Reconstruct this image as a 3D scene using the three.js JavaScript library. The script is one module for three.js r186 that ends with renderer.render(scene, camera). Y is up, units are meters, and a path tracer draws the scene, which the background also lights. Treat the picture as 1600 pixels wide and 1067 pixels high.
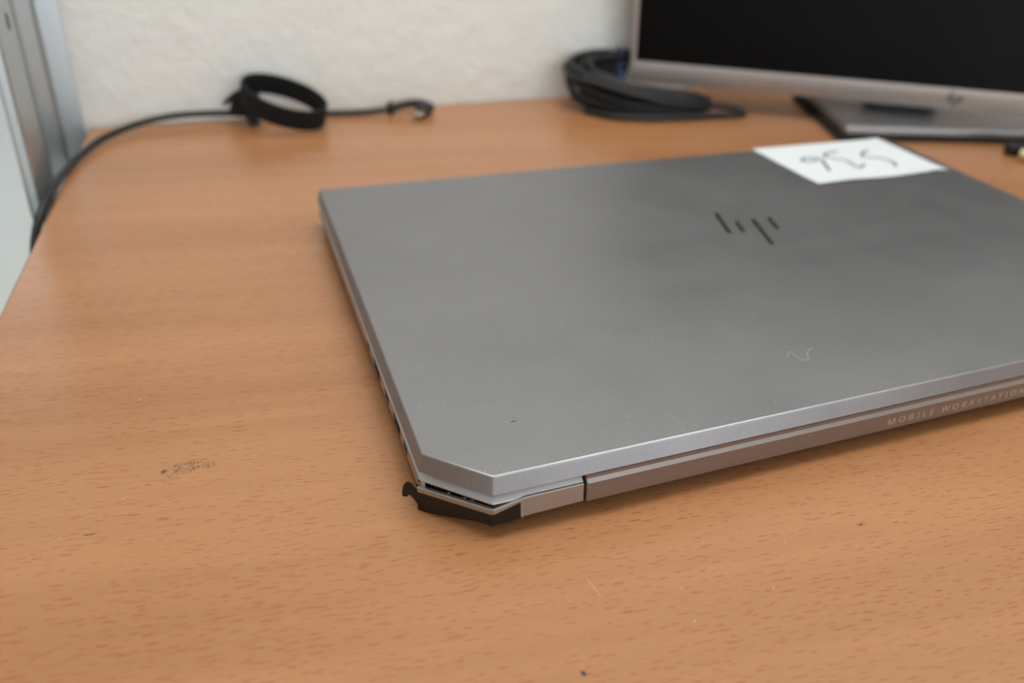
import * as THREE from 'three';
import { mergeGeometries, toCreasedNormals } from 'three/addons/utils/BufferGeometryUtils.js';
import { RoundedBoxGeometry } from 'three/addons/geometries/RoundedBoxGeometry.js';
import { FontLoader } from 'three/addons/loaders/FontLoader.js';
import { TextGeometry } from 'three/addons/geometries/TextGeometry.js';
import { RectAreaLightUniformsLib } from 'three/addons/lights/RectAreaLightUniformsLib.js';

// ---------------------------------------------------------------- camera, sky, lights, exposure
RectAreaLightUniformsLib.init();
const scene = new THREE.Scene();
const renderer = new THREE.WebGLRenderer();
renderer.toneMapping = THREE.LinearToneMapping;
renderer.toneMappingExposure = 0.785;
renderer.shadowMap.enabled = true;
scene.background = new THREE.Color(0.75, 0.88, 1.0).multiplyScalar(2.2);

const camera = new THREE.PerspectiveCamera(2 * Math.atan(533.5 / 1398.85) * 180 / Math.PI, 1600 / 1067, 0.01, 30);
camera.position.set(-0.03989, 0.18447, 0.45126);
camera.rotation.set(-0.467064, -0.423856, 0.05342, 'YXZ');
camera.setViewOffset(1600, 1067, -142.65, 75.13, 1600, 1067);   // shifted lens
camera.focus = 0.285;
camera.userData.fStop = 7.2;
camera.updateProjectionMatrix();
scene.add(camera);

// the room stands 1.4 degrees off the laptop's axes
const ROOM_TURN = 0.0252;
const roomM = new THREE.Matrix4().makeRotationY(ROOM_TURN);
const ROOM = { x0: -1.35, x1: 1.9, z0: -0.2122, z1: 3.0, y0: -0.735, y1: 1.85 };   // in room axes
const LAMP = { x: 0.4, z: 0.07, w: 1.5, d: 0.45, L: 13.2 };
const WIN = { x0: -1.0, x1: 1.5, y0: -0.25, y1: 1.5, L: 2.5 };
function areaLight(name, w, h, color, L, pos, target) {
  const l = new THREE.RectAreaLight(color, L, w, h);
  l.name = name;
  l.position.copy(new THREE.Vector3(...pos).applyMatrix4(roomM));
  l.lookAt(new THREE.Vector3(...target).applyMatrix4(roomM));
  scene.add(l);
}
areaLight('ceiling_panel_light', LAMP.w - 0.06, LAMP.d - 0.06, new THREE.Color(1, 0.985, 0.96), LAMP.L,
  [LAMP.x, ROOM.y1 - 0.062, LAMP.z], [LAMP.x, ROOM.y1 - 1, LAMP.z]);
areaLight('window_daylight', WIN.x1 - WIN.x0, WIN.y1 - WIN.y0, new THREE.Color(0.93, 0.97, 1), WIN.L,
  [(WIN.x0 + WIN.x1) / 2, (WIN.y0 + WIN.y1) / 2, ROOM.z1 - 0.01], [(WIN.x0 + WIN.x1) / 2, (WIN.y0 + WIN.y1) / 2, ROOM.z1 - 1]);

// ---------------------------------------------------------------- helpers
let seed = 12345;
const rnd = () => { seed = (seed * 1664525 + 1013904223) >>> 0; return seed / 4294967296; };
const taken = {};
function numbered(n) { taken[n] = (taken[n] ?? -1) + 1; return taken[n] ? `${n}_${String(taken[n]).padStart(3, '0')}` : n; }
function thing(name, label, category, pos = [0, 0, 0], group) {
  const o = new THREE.Group(); o.name = numbered(name); o.position.set(...pos); scene.add(o);
  o.userData = { label, category }; if (group) o.userData.group = group;
  return o;
}
function part(name, geo, mat, parent, label) {
  const m = new THREE.Mesh(geo, mat); m.name = name; m.castShadow = m.receiveShadow = true; parent.add(m);
  if (label) m.userData.label = label;
  return m;
}
function single(name, label, category, geo, mat) {
  const m = new THREE.Mesh(geo, mat); m.name = numbered(name); m.castShadow = m.receiveShadow = true;
  m.userData = { label, category }; scene.add(m); return m;
}
function struct(name, geo, mat, label, category) {
  const m = new THREE.Mesh(geo, mat); m.name = name; m.castShadow = m.receiveShadow = true;
  m.userData = { kind: 'structure', label, category }; scene.add(m); return m;
}
const flat = g => { const n = g.index ? g.toNonIndexed() : g; if (!n.attributes.uv) n.setAttribute('uv', new THREE.BufferAttribute(new Float32Array(n.attributes.position.count * 2), 2)); return n; };
const merge = list => mergeGeometries(list.map(flat), false);
function soup(tris) {                               // triangles [[a,b,c]...] of [x,y,z]
  const p = new Float32Array(tris.length * 9); let i = 0;
  for (const t of tris) for (const v of t) { p[i++] = v[0]; p[i++] = v[1]; p[i++] = v[2]; }
  const g = new THREE.BufferGeometry(); g.setAttribute('position', new THREE.BufferAttribute(p, 3));
  g.setAttribute('uv', new THREE.BufferAttribute(new Float32Array(tris.length * 6), 2));
  g.computeVertexNormals(); return g;
}
function loft(rings, { closed = true, capA = true, capB = true, crease = 0.5, loop = false } = {}) {   // rings of equal length
  const t = [], n = rings[0].length, m = closed ? n : n - 1;
  const quad = (a, b, c, d) => { t.push([a, b, c], [a, c, d]); };
  const R = rings.length;
  for (let r = 0; r < (loop ? R : R - 1); r++) for (let i = 0; i < m; i++) quad(rings[r][i], rings[r][(i + 1) % n], rings[(r + 1) % R][(i + 1) % n], rings[(r + 1) % R][i]);
  if (closed && !loop) {
    if (capA) for (let i = 1; i < n - 1; i++) t.push([rings[0][0], rings[0][i + 1], rings[0][i]]);
    const l = rings[R - 1];
    if (capB) for (let i = 1; i < n - 1; i++) t.push([l[0], l[i], l[i + 1]]);
  }
  return toCreasedNormals(soup(t), crease);
}
function box(w, h, d, x, y, z, r = 0) {
  const g = r ? new RoundedBoxGeometry(w, h, d, 3, r) : new THREE.BoxGeometry(w, h, d);
  g.translate(x, y, z); return g;
}
function tube(pts, r, seg = 80, rad = 10, closed = false) {
  return new THREE.TubeGeometry(new THREE.CatmullRomCurve3(pts.map(p => new THREE.Vector3(...p)), closed, 'centripetal'), seg, r, rad, closed);
}
function uvXZ(g, su, sv, turn = 0, ox = 0, oz = 0) {     // uv in metres from x and z
  const p = g.attributes.position, uv = new Float32Array(p.count * 2), c = Math.cos(turn), s = Math.sin(turn);
  for (let i = 0; i < p.count; i++) { const x = p.getX(i) - ox, z = p.getZ(i) - oz; uv[2 * i] = (x * c + z * s) / su; uv[2 * i + 1] = (-x * s + z * c) / sv; }
  g.setAttribute('uv', new THREE.BufferAttribute(uv, 2)); return g;
}
function uvXY(g, s) {
  const p = g.attributes.position, uv = new Float32Array(p.count * 2);
  for (let i = 0; i < p.count; i++) { uv[2 * i] = (p.getX(i) + p.getZ(i)) / s; uv[2 * i + 1] = p.getY(i) / s; }
  g.setAttribute('uv', new THREE.BufferAttribute(uv, 2)); return g;
}
// periodic value noise
function lattice(s) { const t = new Float32Array(65536); let q = s >>> 0; for (let i = 0; i < 65536; i++) { q = (q * 1664525 + 1013904223) >>> 0; t[i] = q / 4294967296; } return t; }
const LAT = [1, 77, 901, 5005, 31337].map(lattice);
function pnoise(u, v, nu, nv, k = 0) {                   // u,v in 0..1
  const T = LAT[k % 5], x = u * nu, y = v * nv, xi = Math.floor(x), yi = Math.floor(y), fx = x - xi, fy = y - yi;
  const sx = fx * fx * (3 - 2 * fx), sy = fy * fy * (3 - 2 * fy);
  const x0 = ((xi % nu) + nu) % nu, x1 = (x0 + 1) % nu, y0 = ((yi % nv) + nv) % nv, y1 = (y0 + 1) % nv;
  const h = (a, b) => T[(a * 7919 + b * 104729 + k * 613) & 65535];
  return (h(x0, y0) * (1 - sx) + h(x1, y0) * sx) * (1 - sy) + (h(x0, y1) * (1 - sx) + h(x1, y1) * sx) * sy;
}
function dataTex(w, h, fn, srgb = true) {
  const d = new Uint8Array(w * h * 4);
  for (let j = 0; j < h; j++) for (let i = 0; i < w; i++) { const c = fn(i, j), o = (j * w + i) * 4; d[o] = c[0]; d[o + 1] = c[1]; d[o + 2] = c[2]; d[o + 3] = c[3] ?? 255; }
  const t = new THREE.DataTexture(d, w, h); t.wrapS = t.wrapT = THREE.RepeatWrapping; t.magFilter = THREE.LinearFilter;
  if (srgb) t.colorSpace = THREE.SRGBColorSpace; t.needsUpdate = true; return t;
}
const clamp = (x, a = 0, b = 255) => Math.max(a, Math.min(b, x));

// ---------------------------------------------------------------- materials
const S = (o) => new THREE.MeshStandardMaterial(o), P = (o) => new THREE.MeshPhysicalMaterial(o);
// beech laminate, one tile 0.40 m along the grain by 0.26 m across
const GU = 0.40, GV = 0.26, GW = 2048, GH = 2048;
const fleck = new Float32Array(GW * GH);
for (let k = 0; k < 15000; k++) {
  const cu = (k % 100 + rnd() * 1.1) / 100 * GW, cv = (Math.floor(k / 100) + rnd() * 1.1) / 150 * GH, dens = pnoise(cu / GW, cv / GH, 5, 9, 3);
  if (rnd() > 0.38 + dens * 0.42) continue;
  const len = (0.0010 + 0.0016 * rnd()) / GU * GW, th = (0.00008 + 0.00006 * rnd()) / GV * GH, a = 0.3 + 0.8 * rnd(), sl = (rnd() - 0.5) * 0.05;
  for (let i = -Math.ceil(len); i <= len; i++) for (let j = -Math.ceil(3 * th); j <= 3 * th; j++) {
    const e = Math.abs(i) / len, w = th * (1 - 0.75 * e * e), y = j - sl * i;
    const f = a * Math.exp(-(y * y) / (w * w)) * (1 - e ** 4);
    const x = ((Math.round(cu + i) % GW) + GW) % GW, yy = ((Math.round(cv + j) % GH) + GH) % GH;
    if (f > fleck[yy * GW + x]) fleck[yy * GW + x] = f;
  }
}
const beechMap = dataTex(GW, GH, (i, j) => {
  const u = i / GW, v = j / GH, wv = v + 0.012 * (pnoise(u, v, 3, 5, 2) - 0.5);
  const band = pnoise(u, wv, 3, 9, 0) - 0.5, mid = pnoise(u, wv, 5, 48, 1) - 0.5, fine = pnoise(u, wv, 24, 400, 2) - 0.5, dot = pnoise(u, v, 500, 700, 4) - 0.5;
  const t = 13 * band + 7 * mid + 4 * fine + 2 * dot, f = fleck[j * GW + i];
  return [clamp(172 + t - 34 * f), clamp(121 + t * 0.9 - 60 * f), clamp(81 + t * 0.75 - 46 * f)];
});
const beech = P({ map: beechMap, roughness: 0.26, specularIntensity: 1 });
const edgeBand = P({ color: 0x8a6a52, roughness: 0.5 });
// rough white plaster
const plasterBump = dataTex(1024, 1024, (i, j) => {
  const u = i / 1024, v = j / 1024;
  const n = 0.4 * pnoise(u, v, 26, 26, 0) + 0.3 * pnoise(u, v, 60, 60, 1) + 0.2 * pnoise(u, v, 140, 140, 2) + 0.1 * pnoise(u, v, 300, 300, 3);
  const c = clamp(255 * n); return [c, c, c];
}, false);
const plaster = S({ color: 0xe9e8e2, roughness: 0.95, bumpMap: plasterBump, bumpScale: 0.0011 });
const paintWhite = S({ color: 0xe9e6df, roughness: 0.9 });
const floorMat = S({ color: 0xdedbd4, roughness: 0.5 });
const paintGrey = S({ color: 0xb3b0aa, roughness: 0.9 });
// laptop
const LW = 0.3604, LD = 0.2542, LC1 = 0.0181, LC2 = 0.0175, LH = 0.0205;
const specks = new Float32Array(2048 * 1448);
for (let k = 0; k < 1500; k++) {
  const x = 0.012 + 0.976 * rnd(), z = 0.985 - 0.97 * rnd() ** 1.6, r = 0.5 + 0.9 * rnd() * rnd(), a = 0.15 + 0.75 * rnd() ** 3;
  for (let i = -2; i <= 2; i++) for (let j = -2; j <= 2; j++) {
    const px = Math.round(x * 2047) + i, py = Math.round(z * 1447) + j; if (px < 0 || py < 0 || px > 2047 || py > 1447) continue;
    specks[py * 2048 + px] = Math.max(specks[py * 2048 + px], a * Math.exp(-(i * i + j * j) / (r * r)));
  }
}
const lidMap = dataTex(2048, 1448, (i, j) => {
  const u = i / 2048, v = j / 1448, s = specks[j * 2048 + i];
  const m = 5 * (pnoise(u, v, 9, 7, 1) - 0.5) + 3 * (pnoise(u, v, 40, 30, 2) - 0.5) + 4 * (pnoise(u, v, 700, 500, 3) - 0.5);
  let c = 144 + m + 95 * s;
  const dx = u * LW - 0.032, dz = v * LD - 0.2284;                     // one dark nick
  if (Math.abs(dz + 0.15 * dx) < 0.00022 && Math.abs(dx) < 0.0009) c = 60;
  return [clamp(c - 1), clamp(c - 1), clamp(c + 1)];
});
const lidRough = dataTex(512, 362, (i, j) => { const u = i / 512, v = j / 362; const c = clamp(128 + 9 * (pnoise(u, v, 7, 5, 0) - 0.5) + 8 * (pnoise(u, v, 24, 17, 1) - 0.5)); return [c, c, c]; }, false);
const lidMetal = P({ map: lidMap, roughnessMap: lidRough, roughness: 0.95, metalness: 0.9 });
const silver = P({ color: 0xa9a6a3, roughness: 0.42, metalness: 0.88 });
const silverLight = P({ color: 0xc2c0c2, roughness: 0.5, metalness: 0.88 });
const hingeMetal = P({ color: 0x8f8681, roughness: 0.42, metalness: 0.85 });
const blackPlastic = P({ color: 0x0c0c0d, roughness: 0.5 });
const blackRubber = P({ color: 0x101010, roughness: 0.85 });
const mirrorDark = P({ color: 0x72736e, roughness: 0.38, metalness: 1 });
const tapeMat = P({ color: 0x0d0a09, roughness: 0.42, specularIntensity: 0.8 });
const chrome = P({ color: 0xc8c8c6, roughness: 0.2, metalness: 1 });

// ---------------------------------------------------------------- the room
const roomGeo = g => g.applyMatrix4(roomM);
{
  const { x0, x1, z0, z1, y0, y1 } = ROOM, T = 0.12, cx = (x0 + x1) / 2, cz = (z0 + z1) / 2, w = x1 - x0, d = z1 - z0, h = y1 - y0, cy = (y0 + y1) / 2;
  struct('wall_back', uvXY(roomGeo(box(w + 2 * T, h + 2 * T, T, cx, cy, z0 - T / 2)), 0.5), plaster, 'rough cream plaster wall behind the desk', 'wall');
  struct('wall_left', roomGeo(box(T, h + 2 * T, d, x0 - T / 2, cy, cz)), paintGrey, 'plain grey side wall', 'wall');
  struct('wall_right', roomGeo(box(T, h + 2 * T, d, x1 + T / 2, cy, cz)), paintWhite, 'plain white side wall', 'wall');
  struct('floor', roomGeo(box(w, T, d, cx, y0 - T / 2, cz)), floorMat, 'pale floor under the desk', 'floor');
  struct('ceiling', roomGeo(box(w, T, d, cx, y1 + T / 2, cz)), paintWhite, 'white ceiling with a light panel', 'ceiling');
  const zw = z1 + T / 2, W = WIN, wx = (W.x0 + W.x1) / 2, wy = (W.y0 + W.y1) / 2, ww = W.x1 - W.x0, wh = W.y1 - W.y0;
  struct('wall_front', merge([
    box(W.x0 - x0 + T, h + 2 * T, T, (x0 - T + W.x0) / 2, cy, zw), box(x1 - W.x1 + T, h + 2 * T, T, (x1 + T + W.x1) / 2, cy, zw),
    box(ww, W.y0 - y0 + T, T, wx, (y0 - T + W.y0) / 2, zw), box(ww, y1 - W.y1 + T, T, wx, (W.y1 + y1 + T) / 2, zw),
  ].map(roomGeo)), paintGrey, 'plain wall with a wide window opposite the desk', 'wall');
  const wf = new THREE.Group(); wf.name = 'window_1'; wf.userData = { kind: 'structure', label: 'wide white framed window', category: 'window' }; scene.add(wf);
  const fz = z1 + 0.07;
  part('window_frame', merge([
    box(ww, 0.05, 0.05, wx, W.y0 + 0.025, fz), box(ww, 0.05, 0.05, wx, W.y1 - 0.025, fz), box(0.05, wh - 0.1, 0.05, W.x0 + 0.025, wy, fz), box(0.05, wh - 0.1, 0.05, W.x1 - 0.025, wy, fz), box(0.06, wh - 0.1, 0.05, wx, wy, fz),
  ].map(roomGeo)), paintWhite, wf);
  const glass = P({ color: 0xffffff, transmission: 1, thickness: 0, roughness: 0.02 });
  for (const q of [-1, 1]) part('pane', roomGeo(box(ww / 2 - 0.08, wh - 0.1, 0.005, wx + q * ww / 4, wy, fz)), glass, wf);
  // ceiling lamp
  const lm = new THREE.Vector3(LAMP.x, y1, LAMP.z).applyMatrix4(roomM);
  const lamp = thing('ceiling_lamp', 'flat white ceiling light panel above the desk', 'lamp', [lm.x, lm.y, lm.z]); lamp.rotation.y = ROOM_TURN;
  part('housing', box(LAMP.w, 0.05, LAMP.d, 0, -0.025, 0, 0.01), paintWhite, lamp);
  part('diffuser', box(LAMP.w - 0.05, 0.008, LAMP.d - 0.05, 0, -0.052, 0), S({ color: 0xffffff, emissive: new THREE.Color(1, 0.95, 0.88), emissiveIntensity: 1.2 }), lamp);
}

// ---------------------------------------------------------------- the desk
const DESK_L0 = [-0.1198, -0.2062], DESK_SL = (-0.1338 + 0.1198) / (0.0599 + 0.207);
{
  const desk = thing('desk', 'beech laminate desk against the cream wall', 'desk', [0.55, ROOM.y0, 0.2]);
  const ox = 0.55, oy = ROOM.y0, oz = 0.2;
  const xl = z => DESK_L0[0] + DESK_SL * (z - DESK_L0[1]);
  const back = x => -0.2072 - 0.0252 * (x + 0.12);
  const poly = [[xl(back(-0.12)), back(-0.12)], [1.28, back(1.28)], [1.28, 0.60], [xl(0.6), 0.60]];
  const ring = (ins, y) => { const c = [[1, 1], [-1, 1], [-1, -1], [1, -1]]; return poly.map((p, i) => [p[0] + c[i][0] * ins, y, p[1] + c[i][1] * ins]); };
  const top = uvXZ(loft([ring(0, -0.0245), ring(0, -0.0012), ring(0.0003, -0.0004), ring(0.0012, 0)], { crease: 0.3 }), GU, GV, 0.139, 0.05, 0.1);
  top.translate(-ox, -oy, -oz);
  part('tabletop', top, beech, desk, 'beech laminate top with reddish flecks');
  const band = loft([ring(-0.0004, -0.0243), ring(-0.0004, -0.0014)], { capA: false, capB: false }); band.translate(-ox, -oy, -oz);
  part('edge_band', band, edgeBand, desk);
  const steel = S({ color: 0x77797c, roughness: 0.45, metalness: 0.6 });
  for (const [x, z] of [[-0.02, -0.12], [1.18, -0.14], [1.18, 0.5], [-0.02, 0.5]]) part('leg', box(0.05, -oy - 0.0255, 0.05, x - ox, (-oy - 0.0255) / 2, z - oz, 0.006), steel, desk);
  for (const z of [-0.13, 0.5]) part('frame_rail', box(1.14, 0.04, 0.025, 0.58 - ox, -oy - 0.047, z - oz), steel, desk);

  // dirt: a grey smudge of many small smears rubbed into the top
  const sm = [];
  for (let k = 0; k < 90; k++) {
    const cl = [[-0.0005, -0.001, 0.004, 0.0012], [0.0006, 0.0018, 0.0042, 0.001], [-0.005, 0.0045, 0.0016, 0.002]][k % 9 < 4 ? 0 : k % 9 < 8 ? 1 : 2];
    const g = () => (rnd() + rnd() + rnd() - 1.5);
    sm.push([cl[0] + g() * cl[2] * 1.3, cl[1] + g() * cl[3] * 1.6, 0.0002 + 0.0005 * rnd(), 0.00012 + 0.0002 * rnd(), rnd() * 3, 0.25 + 0.5 * rnd()]);
  }
  sm.push([-0.0078, 0.0005, 0.0006, 0.0009, 0.3, 1]);
  const N = 256, al = dataTex(N, N, (i, j) => {
    const x = (i / N - 0.5) * 0.03, z = (j / N - 0.5) * 0.02; let a = 0;
    for (const [cx, cz, rx, rz, th, w] of sm) { const dx = x - cx, dz = z - cz, c = Math.cos(th), s = Math.sin(th), p = (dx * c + dz * s) / rx, q = (-dx * s + dz * c) / rz, d = p * p + q * q; if (d < 6) a = Math.max(a, w * Math.exp(-d)); }
    a *= 0.6 + 0.5 * pnoise(i / N, j / N, 90, 90, 1); const c = clamp(a * 255); return [c, c, c];
  }, false);
  al.wrapS = al.wrapT = THREE.ClampToEdgeWrapping;
  const pl = new THREE.PlaneGeometry(0.03, 0.02); pl.rotateX(-Math.PI / 2); { const uv = pl.attributes.uv; for (let i = 0; i < uv.count; i++) uv.setY(i, 1 - uv.getY(i)); }
  pl.translate(-0.0638 - ox, 0.00006 - oy, 0.1905 - oz);
  part('smudge', pl, P({ color: 0x4d4c3c, roughness: 0.8, alphaMap: al, transparent: true }), desk, 'grey rubbed dirt smudge on the bare desktop');
  // single flat stains and pale scratches on the top
  const blot = (x, z, rx, rz, th) => { const s = new THREE.Shape(); for (let i = 0; i < 14; i++) { const a = i / 14 * 6.2832, r = 0.75 + 0.4 * rnd(), px = Math.cos(a) * rx * r, pz = Math.sin(a) * rz * r; const X = px * Math.cos(th) - pz * Math.sin(th), Z = px * Math.sin(th) + pz * Math.cos(th); i ? s.lineTo(X, Z) : s.moveTo(X, Z); } const g = new THREE.ShapeGeometry(s); g.rotateX(-Math.PI / 2); g.translate(x - ox, 0.00005 - oy, z - oz); return g; };
  const inkMat = P({ color: 0x4a3340, roughness: 0.8 }), rubMat = P({ color: 0x6e4a38, roughness: 0.8 }), paleMat = P({ color: 0xcda079, roughness: 0.7 });
  part('stain', blot(0.0244, 0.3092, 0.0006, 0.0010, 0.5), inkMat, desk, 'small dark ink spot');
  part('stain', blot(0.1251, 0.288, 0.0007, 0.0003, 0.2), inkMat, desk);
  part('stain', blot(-0.0906, 0.2146, 0.0016, 0.0003, -0.1), rubMat, desk);
  part('scratch', blot(0.0376, 0.2831, 0.0050, 0.00008, -1.44), paleMat, desk, 'fine pale scratch');
  part('scratch', blot(-0.0822, 0.2007, 0.0013, 0.00011, 0.8), paleMat, desk);
}
// crumbs and dust lying on the desk
{
  const gs = [];
  for (const [x, z, r] of [[0.0982, 0.2866, 0.00028], [0.101, 0.289, 0.0002], [-0.0798, 0.1453, 0.0004], [0.1435, 0.2706, 0.00028], [0.1475, 0.2742, 0.00024], [0.0605, 0.2925, 0.0003], [0.0585, 0.304, 0.0003], [0.108, 0.2795, 0.0002], [0.02, 0.27, 0.0002], [-0.0982, 0.214, 0.00028], [0.085, 0.301, 0.00025], [0.118, 0.295, 0.0002], [0.161, 0.285, 0.00025], [-0.05, 0.24, 0.0002], [0.0, 0.285, 0.0002]]) {
    const g = new THREE.IcosahedronGeometry(r * 0.8, 0); g.scale(1 + 0.6 * rnd(), 0.5, 1 + 0.4 * rnd()); g.rotateY(rnd() * 3); g.translate(x, r * 0.42, z); gs.push(g);
  }
  const m = single('crumbs', 'tiny pale crumbs scattered on the bare desktop', 'dust', merge(gs), P({ color: 0xcfae8c, roughness: 0.9 })); m.userData.kind = 'stuff';
}

// ---------------------------------------------------------------- the laptop
function inset(poly, d) {                                      // convex polygon, offset inward
  const n = poly.length, L = poly.map((p, i) => { const q = poly[(i + 1) % n], dx = q[0] - p[0], dz = q[1] - p[1], l = Math.hypot(dx, dz), nx = -dz / l, nz = dx / l; return [nx, nz, nx * p[0] + nz * p[1] + d]; });
  return poly.map((_, i) => { const a = L[(i + n - 1) % n], b = L[i], D = a[0] * b[1] - a[1] * b[0]; return [(a[2] * b[1] - a[1] * b[2]) / D, (a[0] * b[2] - a[2] * b[0]) / D]; });
}
function rounded(poly, radii, seg = 4) {
  const n = poly.length, out = [];
  poly.forEach((p, i) => {
    const a = poly[(i + n - 1) % n], b = poly[(i + 1) % n], r = radii[i];
    const u = new THREE.Vector2(a[0] - p[0], a[1] - p[1]).normalize(), v = new THREE.Vector2(b[0] - p[0], b[1] - p[1]).normalize();
    for (let k = 0; k <= seg; k++) { const t = k / seg, q = (1 - t) * (1 - t), w = t * t; out.push([p[0] + u.x * r * q + v.x * r * w, p[1] + u.y * r * q + v.y * r * w]); }
  });
  return out;
}
const BASE = [[0, 0], [LW, 0], [LW, LD - LC1], [LW - LC2, LD], [LC2, LD], [0, LD - LC1]];
const outline = ins => rounded(inset(BASE, ins), [0.0022, 0.0022, 0.0005, 0.0005, 0.0005, 0.0005]);
const laptop = thing('laptop', 'closed silver grey laptop with clipped corners and a broken, taped corner', 'laptop', [LW / 2, 0, LD / 2]);
const lp = g => { g.translate(-LW / 2, 0, -LD / 2); return g; };
{
  const ZB = 0.0095, DROP = 0.0012, yLid0 = 0.01445;
  // lid: rings from the lower rim up over a rounded edge; the far strip of the top slopes down
  const ringAt = (ins, y, topEdge) => {
    const o = outline(ins), r = [];
    const far = z => y - (topEdge ? DROP * Math.max(0, (ZB - z) / ZB) : 0);
    o.forEach((p, i) => {
      r.push([p[0], far(p[1]), p[1]]);
      if (i === 9) r.push([LW - ins, y, ZB]);
      if (i === 29) r.push([ins, y, ZB]);
    });
    return r;
  };
  const rings = [ringAt(0.0011, yLid0 + 0.0002), ringAt(0.0005, yLid0), ringAt(0.0001, yLid0 + 0.0003), ringAt(0.0002, yLid0 + 0.0010, true), ringAt(0.00125, LH - 0.0006, true), ringAt(0.0015, LH - 0.00018, true), ringAt(0.0019, LH, true)];
  const side = loft(rings.map(r => r.slice().reverse()), { capB: false, crease: 0.55 });
  const top = rings[rings.length - 1], iR = 10, iL = 31, t = [];
  const main = []; for (let i = iR; i <= iL; i++) main.push(top[i]);
  for (let i = 1; i < main.length - 1; i++) t.push([main[0], main[i + 1], main[i]]);
  const bev = [top[iL], ...top.slice(0, iR + 1)];
  for (let i = 1; i < bev.length - 1; i++) t.push([bev[0], bev[i + 1], bev[i]]);
  const lidGeo = uvXZ(merge([side, toCreasedNormals(soup(t), 0.02)]), LW, LD);
  const lid = part('lid', lp(lidGeo), lidMetal, laptop, 'brushed grey metal lid dotted with dust');
  // four slanted strokes of the emblem, polished dark inlays
  const k = 0.255;
  for (const [x, za, zb] of [[0.1797, 0.0895, 0.1150], [0.1873, 0.1020, 0.1150], [0.1969, 0.1020, 0.1320], [0.2060, 0.1020, 0.1165]]) {
    const w = 0.00135, X = z => x - (z - 0.102) * k, y0 = LH - 0.0001, y1 = LH + 0.00004;
    const q = [[X(za) - w, za], [X(za) + w, za], [X(zb) + w, zb], [X(zb) - w, zb]];
    part('emblem_stroke', lp(loft([q.map(([a, b]) => [a, y0, b]), q.map(([a, b]) => [a, y1, b])].map(r => r.reverse()))), mirrorDark, lid, 'polished dark emblem stroke');
  }

  // deck edge: pale bevel between the lid and the sides, not behind the hinge
  const deckOpen = [];
  const HX0 = 0.0468, HX1 = LW - 0.0468;
  const openRing = (ins, y) => { const o = outline(ins); const r = [[HX0 - 0.0008, y, LD - ins]]; for (let i = 20; i < 30; i++) r.push([o[i][0], y, o[i][1]]); for (let i = 0; i < 20; i++) r.push([o[i][0], y, o[i][1]]); r.push([HX1 + 0.0008, y, LD - ins]); return r; };
  const dr = [openRing(0.0045, 0.0139), openRing(0.0028, 0.0138), openRing(0.0004, 0.0116), openRing(0.0003, 0.0112), openRing(0.0045, 0.0111)];
  const strip = []; for (let i = 0; i < dr[0].length; i++) strip.push(dr.map(r => r[i]));
  part('deck_edge', lp(loft(strip, { crease: 0.4 })), silverLight, laptop);

  // chassis core, kept back from the broken corner and the ports
  const core = rounded([[0.0012, 0.0012], [LW - 0.0008, 0.0012], [LW - 0.0008, LD - LC1 - 0.0004], [LW - LC2 - 0.0004, LD - 0.0012], [HX1, LD - 0.0012], [HX1, LD - 0.012], [HX0, LD - 0.012], [HX0, LD - 0.004], [0.026, LD - 0.006], [0.0085, LD - LC1 - 0.006], [0.0085, 0.120], [0.0012, 0.120]].reverse(), new Array(12).fill(0.0002), 1);
  const sh = new THREE.Shape(core.map(p => new THREE.Vector2(p[0], -p[1])));
  const cg = new THREE.ExtrudeGeometry(sh, { depth: 0.0062, bevelEnabled: false }); cg.rotateX(-Math.PI / 2); cg.translate(0, 0.0050, 0);
  part('chassis', lp(toCreasedNormals(flat(cg), 0.4)), silver, laptop);
  // side wall with its sockets
  const ws = new THREE.Shape(); const zw0 = 0.003, zw1 = LD - LC1 + 0.0002;
  ws.moveTo(zw0, 0.0050); ws.lineTo(zw1, 0.0050); ws.lineTo(zw1, 0.0113); ws.lineTo(zw0, 0.0113); ws.closePath();
  const ports = [[0.1455, 0.0062, 0.0030], [0.1635, 0.0135, 0.0040], [0.1830, 0.0080, 0.0030], [0.2000, 0.0118, 0.0040], [0.2140, 0.0066, 0.0032]];
  const rr = (z, w, h, y = 0.0079, r = 0.0012) => { const p = new THREE.Path(), a = z - w / 2, b = z + w / 2, c = y - h / 2, d = y + h / 2; p.moveTo(a + r, c); p.lineTo(b - r, c); p.quadraticCurveTo(b, c, b, c + r); p.lineTo(b, d - r); p.quadraticCurveTo(b, d, b - r, d); p.lineTo(a + r, d); p.quadraticCurveTo(a, d, a, d - r); p.lineTo(a, c + r); p.quadraticCurveTo(a, c, a + r, c); return p; };
  for (const [z, w, h] of ports) ws.holes.push(rr(z, w, h));
  const wg = new THREE.ExtrudeGeometry(ws, { depth: 0.0012, bevelEnabled: false, curveSegments: 5 }); wg.rotateY(-Math.PI / 2); wg.translate(0.0018, 0, 0);
  part('side_wall', lp(toCreasedNormals(flat(wg), 0.4)), silver, laptop);
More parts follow.
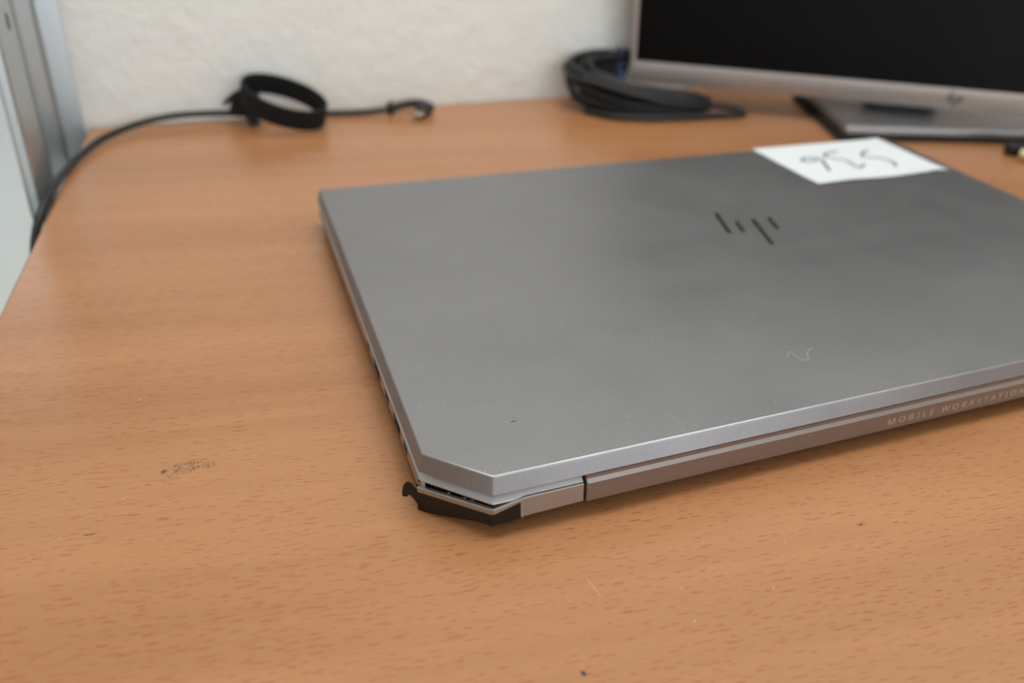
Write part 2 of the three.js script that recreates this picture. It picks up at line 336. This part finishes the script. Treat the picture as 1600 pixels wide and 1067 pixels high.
  for (const [z, w, h] of ports) {
    const s = new THREE.Shape(rr(z, w + 0.0003, h + 0.0003, 0.0079, 0.0013).getPoints(5)); s.holes.push(rr(z, w - 0.0005, h - 0.0005, 0.0079, 0.001));
    const g = new THREE.ExtrudeGeometry(s, { depth: 0.0014, bevelEnabled: false, curveSegments: 5 }); g.rotateY(-Math.PI / 2); g.translate(0.00185, 0, 0);
    const port = part('port', lp(toCreasedNormals(flat(g), 0.4)), chrome, laptop, 'socket with a bright metal rim');
    part('port_cavity', lp(merge([box(0.0003, h + 0.001, w + 0.001, 0.0070, 0.0079, z), box(0.0050, 0.0004, w + 0.001, 0.0045, 0.0079 + h / 2 + 0.0005, z), box(0.0050, 0.0004, w + 0.001, 0.0045, 0.0079 - h / 2 - 0.0005, z)])), blackPlastic, port);
    if (h > 0.0035) part('port_tongue', lp(box(0.0042, 0.0009, w * 0.7, 0.0048, 0.0079, z)), blackPlastic, port);
  }
  // underside and feet
  const bot = [0.0035, 0.0016].map((ins, i) => outline(ins + 0.001).map(p => [p[0], 0.0045 + i * 0.0006, Math.min(p[1], LD - 0.004)]).reverse());
  part('bottom_cover', lp(loft(bot, { crease: 0.3 })), S({ color: 0x262524, roughness: 0.7, metalness: 0.2 }), laptop);
  part('rubber_foot', lp(box(0.28, 0.0046, 0.010, LW / 2, 0.0023, 0.222, 0.002)), blackRubber, laptop);
  for (const s of [-1, 1]) part('rubber_foot', lp(box(0.06, 0.0046, 0.010, LW / 2 + s * 0.12, 0.0023, 0.03, 0.002)), blackRubber, laptop);

  // hinge cover: one long profile
  const prof = [[0.0110, 0.0142], [0.0002, 0.01435], [0.0002, 0.0130], [-0.0005, 0.0122], [-0.0007, 0.0118], [-0.0006, 0.0052], [-0.0002, 0.0047], [0.0110, 0.0046]].map(([d, y]) => [LD - d, y]);
  const hr = [HX0, HX0 + 0.0003, HX1 - 0.0003, HX1].map((x, i) => prof.map(([z, y]) => [x, (i % 3 ? y : 0.0094 + (y - 0.0094) * 0.985), i % 3 ? z : LD - 0.005 + (z - LD + 0.005) * 0.97]));
  const hinge = part('hinge_cover', lp(loft(hr, { crease: 0.3 })), hingeMetal, laptop, 'taupe metal hinge cover with small lettering');
  const font = await new FontLoader().loadAsync('fonts/droid/droid_sans_regular.typeface.json');
  const text = 'MOBILE WORKSTATION', gl = []; let cx = 0;
  for (const ch of text) {
    const s = new THREE.Shape(); const w = font.data.glyphs[ch].ha / font.data.resolution * 0.0032;
    if (ch !== ' ') { const g = new TextGeometry(ch, { font, size: 0.0032, depth: 0.00006, curveSegments: 4, bevelEnabled: false }); g.translate(cx, 0, 0); gl.push(g); }
    cx += w + 0.00105;
  }
  const tg = merge(gl); tg.scale(0.0655 / cx, 0.78, 1); tg.translate(0.1600, 0.0070, LD + 0.00064);
  part('lettering', lp(tg), P({ color: 0xb5a387, roughness: 0.5, metalness: 0.2 }), hinge, 'pale lettering');

  // corner trims: the whole one on the far end of the hinge, and the broken one that sags to the desk
  const SIL = (path, th, bevelTop) => {
    const rings = path.map(({ x, z, nx, nz, b, t, o = 0, bv = 0 }) => {
      const e = (d, y) => [x + nx * (o + d), y, z + nz * (o + d)];
      return [e(-th - 0.45 * bv, t + bv), e(-0.0003, t), e(0, t - 0.0003), e(0, b + 0.0004), e(-0.0006, b), e(-th - 0.45 * bv, b)];
    });
    return loft(rings, { crease: 0.45 });
  };
  const corner = (mir, fn, n = 40) => {
    const T = [[-0.0003, LD - LC1 - 0.0006], [LC2 - 0.0001, LD + 0.0004], [0.0459, LD + 0.0002]], out = [];
    const l1 = Math.hypot(T[1][0] - T[0][0], T[1][1] - T[0][1]), l2 = T[2][0] - T[1][0], tot = l1 + l2;
    for (let i = 0; i <= n; i++) {
      let s = i / n * tot; const a = s < l1 ? s / l1 : 1, b = s < l1 ? 0 : (s - l1) / l2;
      let x = T[0][0] + (T[1][0] - T[0][0]) * a + (T[2][0] - T[1][0]) * b, z = T[0][1] + (T[1][1] - T[0][1]) * a + (T[2][1] - T[1][1]) * b;
      const w = Math.min(1, Math.max(0, (s - l1) / 0.0012 + 0.5));
      let nx = -0.707 * (1 - w), nz = 0.707 * (1 - w) + w; const L = Math.hypot(nx, nz); nx /= L; nz /= L;
      out.push({ x: mir ? LW - x : x, z, nx: mir ? -nx : nx, nz, ...fn(s, l1, tot) });
    }
    return mir ? out.reverse() : out;
  };
  part('corner_trim', lp(SIL(corner(true, () => ({ b: 0.0048, t: 0.0115 })), 0.002)), silver, laptop);
  const mix = (a, b, t) => a + (b - a) * Math.max(0, Math.min(1, t)), sm = t => { t = Math.max(0, Math.min(1, t)); return t * t * (3 - 2 * t); };
  const bBot = (s, l1, tot) => s < l1 ? mix(0.0004, 0.0044, sm(s / l1)) : mix(0.0044, 0.0049, (s - l1) / (tot - l1));
  const bTop = (s, l1, tot) => s < l1 ? mix(0.0088, 0.0101, s / l1) : mix(0.0101, 0.0118, (s - l1) / 0.0100);
  const out = (s, l1) => s < l1 ? 0.0003 : mix(0.0003, 0, (s - l1) / 0.01);
  part('corner_trim', lp(SIL(corner(false, (s, l1, tot) => ({ b: bBot(s, l1, tot), t: bTop(s, l1, tot), o: out(s, l1) }), 60), 0.0013)), silver, laptop, 'cracked corner trim sagging onto the desk');
  // black tape over the lower part of the broken trim, with a torn end
  const tapePath = corner(false, (s, l1, tot) => {
    const e = l1 + 0.0089, tp = s < l1 ? mix(0.0070, 0.0083, s / l1) : mix(0.0083, 0.0104, (s - l1) / 0.008);
    return { s, e, b: bBot(s, l1, tot) - 0.0002, t: tp, o: out(s, l1) + 0.00012 };
  }, 120).filter(p => p.s <= p.e);
  const tape = part('tape', lp(SIL(tapePath, 0.00011)), tapeMat, laptop, 'black tape wrapped over the broken corner');
  const end = tapePath[tapePath.length - 1], tp = [];
  for (let i = 0; i <= 10; i++) { const y = end.b + 0.0003 + (end.t - end.b - 0.0004) * i / 10; tp.push([end.x + (1 - i / 10) * 0.0007 + (rnd() - 0.5) * 0.0002, y, end.z + end.o + 0.00002]); }
  part('torn_edge', lp(tube(tp, 0.00009, 40, 6)), P({ color: 0xb9b2a8, roughness: 0.8 }), tape, 'pale frayed tape end');
  // dark inside of the broken corner, with bits of broken plastic
  const inner = [];
  for (const [x, z] of [[0.0032, LD - LC1 + 0.0002], [LC2 + 0.0006, LD - 0.0026], [0.036, LD - 0.0030]]) inner.push([[x, 0.0112, z], [x, 0.0060, z], [x + 0.004, 0.0060, z - 0.005], [x + 0.004, 0.0112, z - 0.005]]);
  part('inner_frame', lp(loft(inner, { crease: 0.3 })), blackPlastic, laptop, 'black inner frame showing through the gap');
  const bits = [];
  for (let i = 0; i < 16; i++) { const t = 0.32 + 0.45 * rnd(), g = new THREE.TetrahedronGeometry(0.00018 + 0.00022 * rnd()); g.rotateX(rnd() * 3); g.rotateY(rnd() * 3); g.translate(0.0012 + t * 0.0165, 0.0092 + 0.0004 * rnd() + t * 0.0008, LD - LC1 + 0.0006 + t * 0.0167 - 0.0006 * rnd()); bits.push(g); }
  part('broken_bits', lp(merge(bits)), P({ color: 0x6d7468, roughness: 0.7 }), laptop).userData.kind = 'stuff';
  // loose flap of tape that curls away from the sagging end
  const A = [[0.0010, 0.0070, 0.2362], [-0.0006, 0.0072, 0.2345], [-0.0018, 0.0092, 0.2338], [-0.0030, 0.0098, 0.2335], [-0.0040, 0.0088, 0.2333], [-0.0046, 0.0066, 0.2334], [-0.0047, 0.0050, 0.2336]];
  const B = [[0.0018, 0.0004, 0.2378], [0.0002, 0.0012, 0.2362], [-0.0008, 0.0026, 0.2354], [-0.0016, 0.0040, 0.2346], [-0.0023, 0.0050, 0.2342], [-0.0029, 0.0052, 0.2340], [-0.0033, 0.0046, 0.2339]];
  const ca = new THREE.CatmullRomCurve3(A.map(p => new THREE.Vector3(...p))), cb = new THREE.CatmullRomCurve3(B.map(p => new THREE.Vector3(...p))), fl = [];
  for (let i = 0; i <= 24; i++) { const a = ca.getPoint(i / 24), b = cb.getPoint(i / 24), n = new THREE.Vector3().subVectors(a, b).cross(ca.getTangent(i / 24)).normalize().multiplyScalar(0.00014); fl.push([a.clone().add(n), b.clone().add(n), b.clone().sub(n), a.clone().sub(n)].map(v => v.toArray())); }
  part('tape_flap', lp(loft(fl, { crease: 0.7 })), tapeMat, laptop, 'curled loose flap of black tape');
  const shard = []; for (const [x, y, z, r] of [[0.0006, 0.0098, 0.2345, 0.0011], [0.0014, 0.0104, 0.2354, 0.0009], [-0.0002, 0.0080, 0.2338, 0.0010]]) { const g = new THREE.TetrahedronGeometry(r); g.scale(0.5, 1.3, 0.7); g.rotateZ(0.5 + rnd()); g.translate(x, y, z); shard.push(g); }
  part('broken_plastic', lp(merge(shard)), blackPlastic, laptop);
}
// lint fibre on the lid
single('lint_fibre', 'curled pale lint fibre lying on the laptop lid', 'lint', tube([[0.1381, LH + 0.0001, 0.2225], [0.1399, LH + 0.0002, 0.2202], [0.1413, LH + 0.0003, 0.2202], [0.1412, LH + 0.0001, 0.2221], [0.1417, LH + 0.0001, 0.2247], [0.1425, LH + 0.0002, 0.2263], [0.1443, LH + 0.0001, 0.2265], [0.146, LH + 0.0002, 0.2232], [0.1486, LH + 0.0001, 0.2207], [0.1501, LH + 0.0002, 0.2202]], 0.00007, 120, 5), P({ color: 0xcfcfcf, roughness: 0.9 }));

// ---------------------------------------------------------------- paper label on the lid
{
  const X0 = 0.2566, X1 = 0.3516, Z0 = 0.0012, Z1 = 0.069, cw = 1024, chh = 720;
  const cv = document.createElement('canvas'); cv.width = cw; cv.height = chh; const c = cv.getContext('2d');
  c.fillStyle = '#dde3e7'; c.fillRect(0, 0, cw, chh);
  c.strokeStyle = '#3c4646'; c.lineCap = 'round'; c.lineJoin = 'round'; c.lineWidth = 21;
  const strokes = [
    [[0.2877, 0.0268], [0.283, 0.0243], [0.2758, 0.0274], [0.2753, 0.0321], [0.2821, 0.0315], [0.2897, 0.0285], [0.2858, 0.0373], [0.281, 0.0491]],
    [[0.3077, 0.0192], [0.2977, 0.0205], [0.2932, 0.0269], [0.2983, 0.0308], [0.3031, 0.037], [0.3013, 0.0451], [0.3021, 0.05], [0.3082, 0.0457]],
    [[0.3285, 0.0232], [0.3219, 0.0254], [0.3165, 0.033], [0.3237, 0.0349], [0.3284, 0.0399], [0.3295, 0.0464], [0.3261, 0.0529]]];
  for (const s of strokes) {
    const q = s.map(([x, z]) => [(x - X0) / (X1 - X0) * cw, (z - Z0) / (Z1 - Z0) * chh]);
    c.beginPath(); c.moveTo(...q[0]);
    for (let i = 1; i < q.length - 1; i++) c.quadraticCurveTo(q[i][0], q[i][1], (q[i][0] + q[i + 1][0]) / 2, (q[i][1] + q[i + 1][1]) / 2);
    c.lineTo(...q[q.length - 1]); c.stroke();
  }
  const tex = new THREE.CanvasTexture(cv); tex.colorSpace = THREE.SRGBColorSpace;
  // a slightly warped sheet between its four corners
  const C = [[0.2576, 0.0015], [0.3514, 0.0030], [0.3516, 0.0688], [0.2607, 0.0675]], N = 28, M = 20, pos = [], uv = [], idx = [];
  const lift = (u, v) => LH + 0.00012 + 0.0009 * Math.max(0, v - 0.82) / 0.18 * (0.35 + 0.65 * Math.sin(u * 5.2 + 0.4) ** 2) + 0.0003 * Math.max(0, u - 0.9) / 0.1;
  for (let layer = 0; layer < 2; layer++) for (let j = 0; j <= M; j++) for (let i = 0; i <= N; i++) {
    const u = i / N, v = j / M, x = (C[0][0] * (1 - u) + C[1][0] * u) * (1 - v) + (C[3][0] * (1 - u) + C[2][0] * u) * v;
    let z = (C[0][1] * (1 - u) + C[1][1] * u) * (1 - v) + (C[3][1] * (1 - u) + C[2][1] * u) * v;
    if (v > 0.9 && u > 0.82) z -= 0.0016 * Math.sin((u - 0.82) / 0.18 * Math.PI) * (v - 0.9) / 0.1;
    pos.push(x, lift(u, v) + (layer ? -0.0001 : 0), z); uv.push((x - X0) / (X1 - X0), 1 - (z - Z0) / (Z1 - Z0));
  }
  const id = (l, i, j) => l * (N + 1) * (M + 1) + j * (N + 1) + i;
  for (let j = 0; j < M; j++) for (let i = 0; i < N; i++) { idx.push(id(0, i, j), id(0, i, j + 1), id(0, i + 1, j), id(0, i + 1, j), id(0, i, j + 1), id(0, i + 1, j + 1)); idx.push(id(1, i, j), id(1, i + 1, j), id(1, i, j + 1), id(1, i + 1, j), id(1, i + 1, j + 1), id(1, i, j + 1)); }
  for (let i = 0; i < N; i++) for (const j of [0, M]) idx.push(id(0, i, j), id(0, i + 1, j), id(1, i, j), id(1, i, j), id(0, i + 1, j), id(1, i + 1, j));
  for (let j = 0; j < M; j++) for (const i of [0, N]) idx.push(id(0, i, j), id(1, i, j), id(0, i, j + 1), id(1, i, j), id(1, i, j + 1), id(0, i, j + 1));
  const g = new THREE.BufferGeometry(); g.setAttribute('position', new THREE.Float32BufferAttribute(pos, 3)); g.setAttribute('uv', new THREE.Float32BufferAttribute(uv, 2)); g.setIndex(idx); g.computeVertexNormals();
  single('paper_label', 'white paper slip with handwritten digits on the laptop lid', 'label', g, P({ map: tex, roughness: 0.8 }));
}

// ---------------------------------------------------------------- monitor
const MON = { L: [0.2590, 0.018, -0.1846], yaw: 33.24 * Math.PI / 180, half: 0.245, h: 0.300, bez: 0.0158 };
const alongMon = new THREE.Vector3(Math.cos(MON.yaw), 0, Math.sin(MON.yaw));
{
  const base = new THREE.Vector3(...MON.L).addScaledVector(alongMon, MON.half), BY = 18 * Math.PI / 180;
  const mon = thing('monitor', 'silver framed computer monitor with a black screen, switched off', 'monitor', [base.x, 0, base.z]);
  mon.rotation.y = -MON.yaw;                     // own axes: x along the panel, +z towards the viewer
  const silverPl = P({ color: 0xa69d97, roughness: 0.42, metalness: 0.55 }), w = MON.half, y0 = MON.L[1], h = MON.h, bz = MON.bez, sd = 0.0045;
  // frame: a bevelled ring in front of the back shell
  const fr = new THREE.Shape(); fr.moveTo(-w, y0); fr.lineTo(w, y0); fr.lineTo(w, y0 + h); fr.lineTo(-w, y0 + h); fr.closePath();
  const ho = new THREE.Path(); ho.moveTo(-w + sd, y0 + bz); ho.lineTo(-w + sd, y0 + h - sd); ho.lineTo(w - sd, y0 + h - sd); ho.lineTo(w - sd, y0 + bz); ho.closePath(); fr.holes.push(ho);
  const fg = new THREE.ExtrudeGeometry(fr, { depth: 0.012, bevelEnabled: true, bevelThickness: 0.0008, bevelSize: 0.0008, bevelOffset: -0.0008, bevelSegments: 2 }); fg.translate(0, 0, -0.0135);
  const bezel = part('bezel', toCreasedNormals(flat(fg), 0.5), silverPl, mon, 'warm silver bezel');
  part('screen', box(2 * w - 2 * sd + 0.002, h - bz - sd + 0.002, 0.004, 0, y0 + bz + (h - bz - sd) / 2, -0.0042), P({ color: 0x060606, roughness: 0.45, specularIntensity: 0.25 }), mon, 'black matt screen');
  part('back_shell', merge([box(2 * w - 0.004, h - 0.004, 0.012, 0, y0 + h / 2, -0.018, 0.004), box(0.30, 0.2, 0.02, 0, y0 + h / 2, -0.032, 0.006)]), P({ color: 0x1b1c1e, roughness: 0.6 }), mon);
  // emblem on the bezel: four slanted strokes
  const logo = []; const k2 = 0.3;
  for (const [x, a, b] of [[-0.0034, 0.0046, -0.0020], [-0.0012, 0.0020, -0.0022], [0.0012, 0.0022, -0.0048], [0.0034, 0.0022, -0.0020]]) { const q = [[x + k2 * b - 0.0006, b], [x + k2 * b + 0.0006, b], [x + k2 * a + 0.0006, a], [x + k2 * a - 0.0006, a]]; logo.push(loft([-0.0009, -0.00055].map(z => q.map(([X, Y]) => [X * 1.3, Y * 1.25 + y0 + bz * 0.5, z])))); }
  part('emblem', merge(logo), P({ color: 0x1f1a19, roughness: 0.4 }), bezel, 'small dark emblem');
  // stand: column and a base plate that is turned the other way
  const dt = MON.yaw - BY;
  const st = new THREE.Matrix4().makeRotationY(dt);
  const put = g => g.applyMatrix4(st);
  // own axes of the stand: front left corner of the plate from the photograph
  const fl = new THREE.Vector3(0.3720, 0, -0.0560).sub(new THREE.Vector3(base.x, 0, base.z)).applyAxisAngle(new THREE.Vector3(0, 1, 0), BY);
  const bw = 0.255, bd = 0.115, cx = fl.x + bw / 2, cz = fl.z - bd / 2;
  part('base_plate', put(box(bw, 0.0075, bd, cx, 0.0068, cz, 0.0028)), P({ color: 0x8d8c8c, roughness: 0.34, metalness: 0.75 }), mon, 'silver stand plate');
  part('base_rim', put(box(bw + 0.006, 0.0032, bd + 0.004, cx - 0.002, 0.0016, cz, 0.001)), blackRubber, mon, 'black rubber rim');
  part('stand_column', put(box(0.06, 0.22, 0.022, -0.012, 0.115, -0.066, 0.008)), P({ color: 0x8c99ad, roughness: 0.4, metalness: 0.6 }), mon);
  part('tilt_bracket', box(0.08, 0.08, 0.035, 0, y0 + h / 2, -0.05, 0.006), blackPlastic, mon);
}

// ---------------------------------------------------------------- cable with a hook and loop tie, along the wall
const cableBlack = P({ color: 0x16181a, roughness: 0.5 });
{
  const cb = thing('usb_cable', 'thin black cable along the wall, ending in a small metal plug', 'cable', [0, 0, -0.2]);
  const off = g => { g.translate(0, 0, 0.2); return g; };
  part('cord', off(tube([[-0.150, -0.30, -0.03], [-0.1465, -0.16, -0.035], [-0.1425, -0.06, -0.04], [-0.1360, -0.012, -0.05], [-0.1305, 0.0015, -0.066], [-0.1255, 0.0030, -0.105], [-0.1190, 0.0032, -0.140], [-0.1080, 0.0034, -0.172], [-0.0900, 0.0046, -0.1935], [-0.0700, 0.0062, -0.2015], [-0.045, 0.0062, -0.203], [-0.024, 0.0055, -0.200], [0.000, 0.0030, -0.200], [0.030, 0.0027, -0.1985], [0.055, 0.0027, -0.1955], [0.074, 0.0042, -0.1945], [0.086, 0.0066, -0.1950], [0.0965, 0.0064, -0.1955], [0.1015, 0.0052, -0.1925]], 0.0021, 220, 12)), cableBlack, cb);
  part('boot', off(tube([[0.0760, 0.0046, -0.1945], [0.0860, 0.0068, -0.1950], [0.0965, 0.0066, -0.1955], [0.1020, 0.0054, -0.1925]], 0.0031, 40, 12)), blackPlastic, cb);
  const dir = new THREE.Vector3(-0.0150, -0.0012, 0.0235).normalize(), q = new THREE.Quaternion().setFromUnitVectors(new THREE.Vector3(0, 0, 1), dir);
  const at = (g, d) => { g.applyQuaternion(q); g.translate(0.1020 + dir.x * d, 0.0048 + dir.y * d, -0.1930 + dir.z * d); return off(g); };
  part('plug_body', at(new RoundedBoxGeometry(0.0095, 0.0072, 0.016, 3, 0.0022), 0.007), blackPlastic, cb);
  part('plug_shell', at(new RoundedBoxGeometry(0.0070, 0.0030, 0.010, 2, 0.0011), 0.0185), P({ color: 0xb9b4ac, roughness: 0.3, metalness: 1 }), cb, 'bare metal plug shell');
  const cl = new THREE.TorusGeometry(0.0027, 0.0012, 8, 20); cl.scale(1, 1.3, 1.8); cl.rotateY(Math.PI / 2); cl.translate(0.0745, 0.0046, -0.1945);
  part('strain_clip', off(cl), blackPlastic, cb);
}
{
  // hook-and-loop tie: wide ribbon loop, knot round the cable and a loose tail
  const tie = thing('cable_tie', 'black fabric hook and loop strap looped on the thin cable', 'strap', [0.0, 0.0, -0.183]);
  const fabric = P({ color: 0x0c0c0d, roughness: 0.95, sheen: 0.25, sheenRoughness: 0.6, sheenColor: new THREE.Color(0x222226) });
  const off = g => { g.translate(0, 0, 0.183); return g; };
  const c = new THREE.Vector3(0.0012, 0.0168, -0.1825), a = new THREE.Vector3(0.0240, -0.0050, 0.0030), b = new THREE.Vector3(-0.0035, 0.0070, -0.0212), n = new THREE.Vector3().crossVectors(b, a).normalize();
  const ribbon = (f, N, w, th, loop) => { const r = []; for (let i = 0; i < N + (loop ? 0 : 1); i++) { const t = i / N, [p, nn, ww = w] = f(t), tg = new THREE.Vector3().subVectors(f(Math.min(1, t + 0.002))[0], f(Math.max(0, t - 0.002))[0]).normalize(), o = new THREE.Vector3().crossVectors(tg, nn).normalize().multiplyScalar(th / 2), h = nn.clone().multiplyScalar(ww / 2); r.push([p.clone().add(h).add(o), p.clone().sub(h).add(o), p.clone().sub(h).sub(o), p.clone().add(h).sub(o)].map(v => v.toArray())); } return loft(r, { loop, crease: 0.6 }); };
  part('loop', off(ribbon(t => { const th = t * 2 * Math.PI, s = 1 + 0.05 * Math.cos(2 * th + 0.6); return [c.clone().addScaledVector(a, Math.cos(th) * s).addScaledVector(b, Math.sin(th) * s), n]; }, 72, 0.0142, 0.0022, true)), fabric, tie);
  const kn = new THREE.Vector3(-0.0235, 0.0135, -0.1955), up = new THREE.Vector3(0.28, 0.88, 0.05).normalize();
  part('knot', off(ribbon(t => { const th = t * 2 * Math.PI, r = 0.0058 + 0.0010 * Math.sin(3 * th); return [kn.clone().add(new THREE.Vector3(Math.cos(th) * r * 1.15, -0.1 * Math.cos(th) * r, Math.sin(th) * r * 0.9)), up]; }, 40, 0.0155, 0.0026, true)), fabric, tie);
  const tail = new THREE.CatmullRomCurve3([[-0.018, 0.0205, -0.193], [-0.0265, 0.0200, -0.1945], [-0.0315, 0.0178, -0.195], [-0.0362, 0.0142, -0.1955]].map(p => new THREE.Vector3(...p)));
  part('tail', off(ribbon(t => [tail.getPoint(t), new THREE.Vector3(0.3, 0.75, 0.5).normalize(), 0.0100 * (1 - 0.75 * t * t)], 20, 0.01, 0.0018, false)), fabric, tie);
  const foot = new THREE.CatmullRomCurve3([[-0.022, 0.0085, -0.187], [-0.0195, 0.0050, -0.1835], [-0.0185, 0.0022, -0.1815]].map(p => new THREE.Vector3(...p)));
  part('tab', off(ribbon(t => [foot.getPoint(t), new THREE.Vector3(1, 0.1, 0.2).normalize(), 0.0075], 12, 0.0075, 0.0020, false)), fabric, tie);
}

// ---------------------------------------------------------------- coiled cable by the monitor
{
  const coil = thing('coiled_cable', 'bundle of coiled black cable beside the monitor', 'cable', [0.262, 0, -0.165]);
  // bundle path (x, y, z, bundle radius); every turn keeps its own place in the bundle
  const path = [[0.2540, 0.0310, -0.2020, 0.0070], [0.2370, 0.0310, -0.2000, 0.0100], [0.2215, 0.0265, -0.1920, 0.0125], [0.2180, 0.0200, -0.1780, 0.0135], [0.2290, 0.0160, -0.1620, 0.0130], [0.2470, 0.0128, -0.1490, 0.0110], [0.2700, 0.0105, -0.1425, 0.0090], [0.2930, 0.0090, -0.1405, 0.0068], [0.3060, 0.0080, -0.1460, 0.0050], [0.3020, 0.0078, -0.1580, 0.0042], [0.2850, 0.0078, -0.1720, 0.0040], [0.2680, 0.0080, -0.1860, 0.0040], [0.2540, 0.0120, -0.1960, 0.0045], [0.2480, 0.0220, -0.2030, 0.0055]];
  const pts = [], TURNS = 11;
  for (let k = 0; k < TURNS; k++) path.forEach((q, i) => {
    const pa = path[(i + path.length - 1) % path.length], pb = path[(i + 1) % path.length];
    const tg = new THREE.Vector3(pb[0] - pa[0], pb[1] - pa[1], pb[2] - pa[2]).normalize(), up = new THREE.Vector3(0, 1, 0), sd = new THREE.Vector3().crossVectors(tg, up).normalize(); up.crossVectors(sd, tg);
    const f = (k + i / path.length), ang = f * 2.39996 + 0.10 * Math.sin(i * 1.9 + k), rr = q[3] * Math.sqrt(((k * 5 + 3) % TURNS + 0.6) / TURNS);
    const ph = k * 2.39996 + 0.35 * Math.sin(i * 0.9 + k * 1.3);
    const v = new THREE.Vector3(q[0], q[1], q[2]).addScaledVector(sd, rr * Math.cos(ph)).addScaledVector(up, rr * Math.sin(ph));
    v.y = Math.max(v.y, 0.0028); v.z = Math.max(v.z, -0.2125); pts.push(v.toArray());
  });
  // ends: one shoots out to the side in a narrow bend, the other leads up to the blue plug
  const endA = [[0.298, 0.0075, -0.142], [0.318, 0.0062, -0.1385], [0.331, 0.0040, -0.1335], [0.3335, 0.0028, -0.1295], [0.326, 0.0027, -0.1270], [0.306, 0.0027, -0.1275], [0.280, 0.0027, -0.1290], [0.252, 0.0027, -0.1330], [0.228, 0.0027, -0.1440], [0.214, 0.0028, -0.1640]];
  const g1 = tube(pts, 0.0025, 1100, 9); g1.translate(-0.262, 0, 0.165);
  part('cord', g1, cableBlack, coil);
  const g2 = tube(endA, 0.0024, 140, 9); g2.translate(-0.262, 0, 0.165);
  part('cord_end', g2, cableBlack, coil);
  const blue = P({ color: 0x16263f, roughness: 0.45 });
  const bp = new RoundedBoxGeometry(0.011, 0.026, 0.013, 3, 0.003); bp.rotateZ(-0.25); bp.rotateX(-0.1); bp.translate(0.2590 - 0.262, 0.0270, -0.2020 + 0.165);
  part('plug', bp, blue, coil, 'dark blue plug');
  const sc = new THREE.CylinderGeometry(0.0016, 0.0016, 0.009, 14); sc.rotateZ(-0.3); sc.translate(0.2540 - 0.262, 0.0200, -0.1880 + 0.165);
  part('plug_screw', sc, P({ color: 0x4466a0, roughness: 0.4 }), coil, 'blue thumb screw');
  const tt = new THREE.TorusGeometry(0.0060, 0.0010, 8, 24); tt.scale(1, 1, 1.6); tt.rotateY(1.35); tt.translate(0.3015 - 0.262, 0.0085, -0.1420 + 0.165);
  part('wire_tie', tt, P({ color: 0x1f2430, roughness: 0.5 }), coil, 'dark wire tie');
}

// ---------------------------------------------------------------- plug lying by the stand
{
  const pc = thing('loose_plug', 'black cable plug with a pale brassy tip beside the monitor stand', 'cable', [0.475, 0, 0.01]);
  const g = new RoundedBoxGeometry(0.012, 0.008, 0.024, 3, 0.002); g.rotateY(1.0); g.translate(0.004, 0.0042, -0.002);
  part('plug_body', g, blackPlastic, pc);
  const s = new THREE.CylinderGeometry(0.0042, 0.0042, 0.012, 20); s.rotateX(Math.PI / 2); s.rotateY(0.35); s.translate(-0.004, 0.0044, 0.012);
  part('plug_tip', s, P({ color: 0xd8ca9c, roughness: 0.4, metalness: 0.6 }), pc, 'pale brassy round tip');
  part('cord', tube([[0.012, 0.0042, -0.006], [0.035, 0.003, -0.012], [0.08, 0.0025, -0.006], [0.14, 0.0025, 0.03]], 0.0022, 60, 8), cableBlack, pc);
}

// ---------------------------------------------------------------- steel shelving beside the desk
{
  const galv = P({ color: 0xb6bdbf, roughness: 0.42, metalness: 0.85 }), zinc = P({ color: 0xe3eaec, roughness: 0.24, metalness: 0.92 });
  const sh = thing('metal_shelf', 'galvanised steel shelf frame standing beside the desk', 'shelf', [-0.30, ROOM.y0, -0.12]);
  const off = g => { g.translate(0.30, -ROOM.y0, 0.12); return g; };
  const h0 = ROOM.y0, h1 = 0.95, t = 0.0016;
  // folded upright: front flange, perforated side, groove, rear flange (outline in x,z)
  const fold = (name, pts, holes) => {
    const out = [], n = pts.length, nrm = i => { const a = pts[Math.max(0, i - 1)], b = pts[Math.min(n - 1, i + 1)], dx = b[0] - a[0], dz = b[1] - a[1], l = Math.hypot(dx, dz); return [-dz / l, dx / l]; };
    const L = pts.map((p, i) => { const m = nrm(i); return [p[0] + m[0] * t, p[1] + m[1] * t]; }).reverse();
    const ring = [...pts, ...L];
    const s = new THREE.Shape(ring.map(p => new THREE.Vector2(p[0], -p[1])));
    const g = new THREE.ExtrudeGeometry(s, { depth: h1 - h0, bevelEnabled: false }); g.rotateX(-Math.PI / 2); g.translate(0, h0, 0);
    return off(toCreasedNormals(flat(g), 0.3));
  };
  const up = part('upright', fold('upright', [[-0.1225, -0.2055], [-0.1345, -0.2040], [-0.1362, -0.2015], [-0.1362, -0.1960], [-0.1440, -0.1930], [-0.1440, -0.1330], [-0.1362, -0.1300], [-0.1352, -0.1285], [-0.1352, -0.0830], [-0.1362, -0.0812], [-0.1400, -0.0810], [-0.1500, -0.0810]]), galv, sh, 'folded steel upright');
  part('side_sheet', off(box(0.288, h1 - h0, 0.0012, -0.284, (h0 + h1) / 2, -0.0790, 0.0004)), zinc, sh, 'bright zinc coated sheet');
  for (let y = -0.66; y < 0.93; y += 0.1) { const s = new THREE.CylinderGeometry(0.0028, 0.0028, 0.0008, 16); s.scale(1, 1, 0.8); s.scale(1, 1, 1); s.rotateZ(Math.PI / 2); s.scale(1, 1.6, 1); s.translate(-0.1352, y + 0.0455, -0.112); part('slot', off(s), blackPlastic, up); }
  for (const y of [-0.6, -0.15, 0.6]) part('shelf_board', off(box(0.27, 0.03, 0.10, -0.29, y, -0.135)), galv, sh);
  part('upright', off(box(0.03, h1 - h0, 0.10, -0.435, (h0 + h1) / 2, -0.14)), galv, sh);
}

scene.traverse(o => { if (o.isMesh) { o.castShadow = true; o.receiveShadow = true; } });
renderer.render(scene, camera);
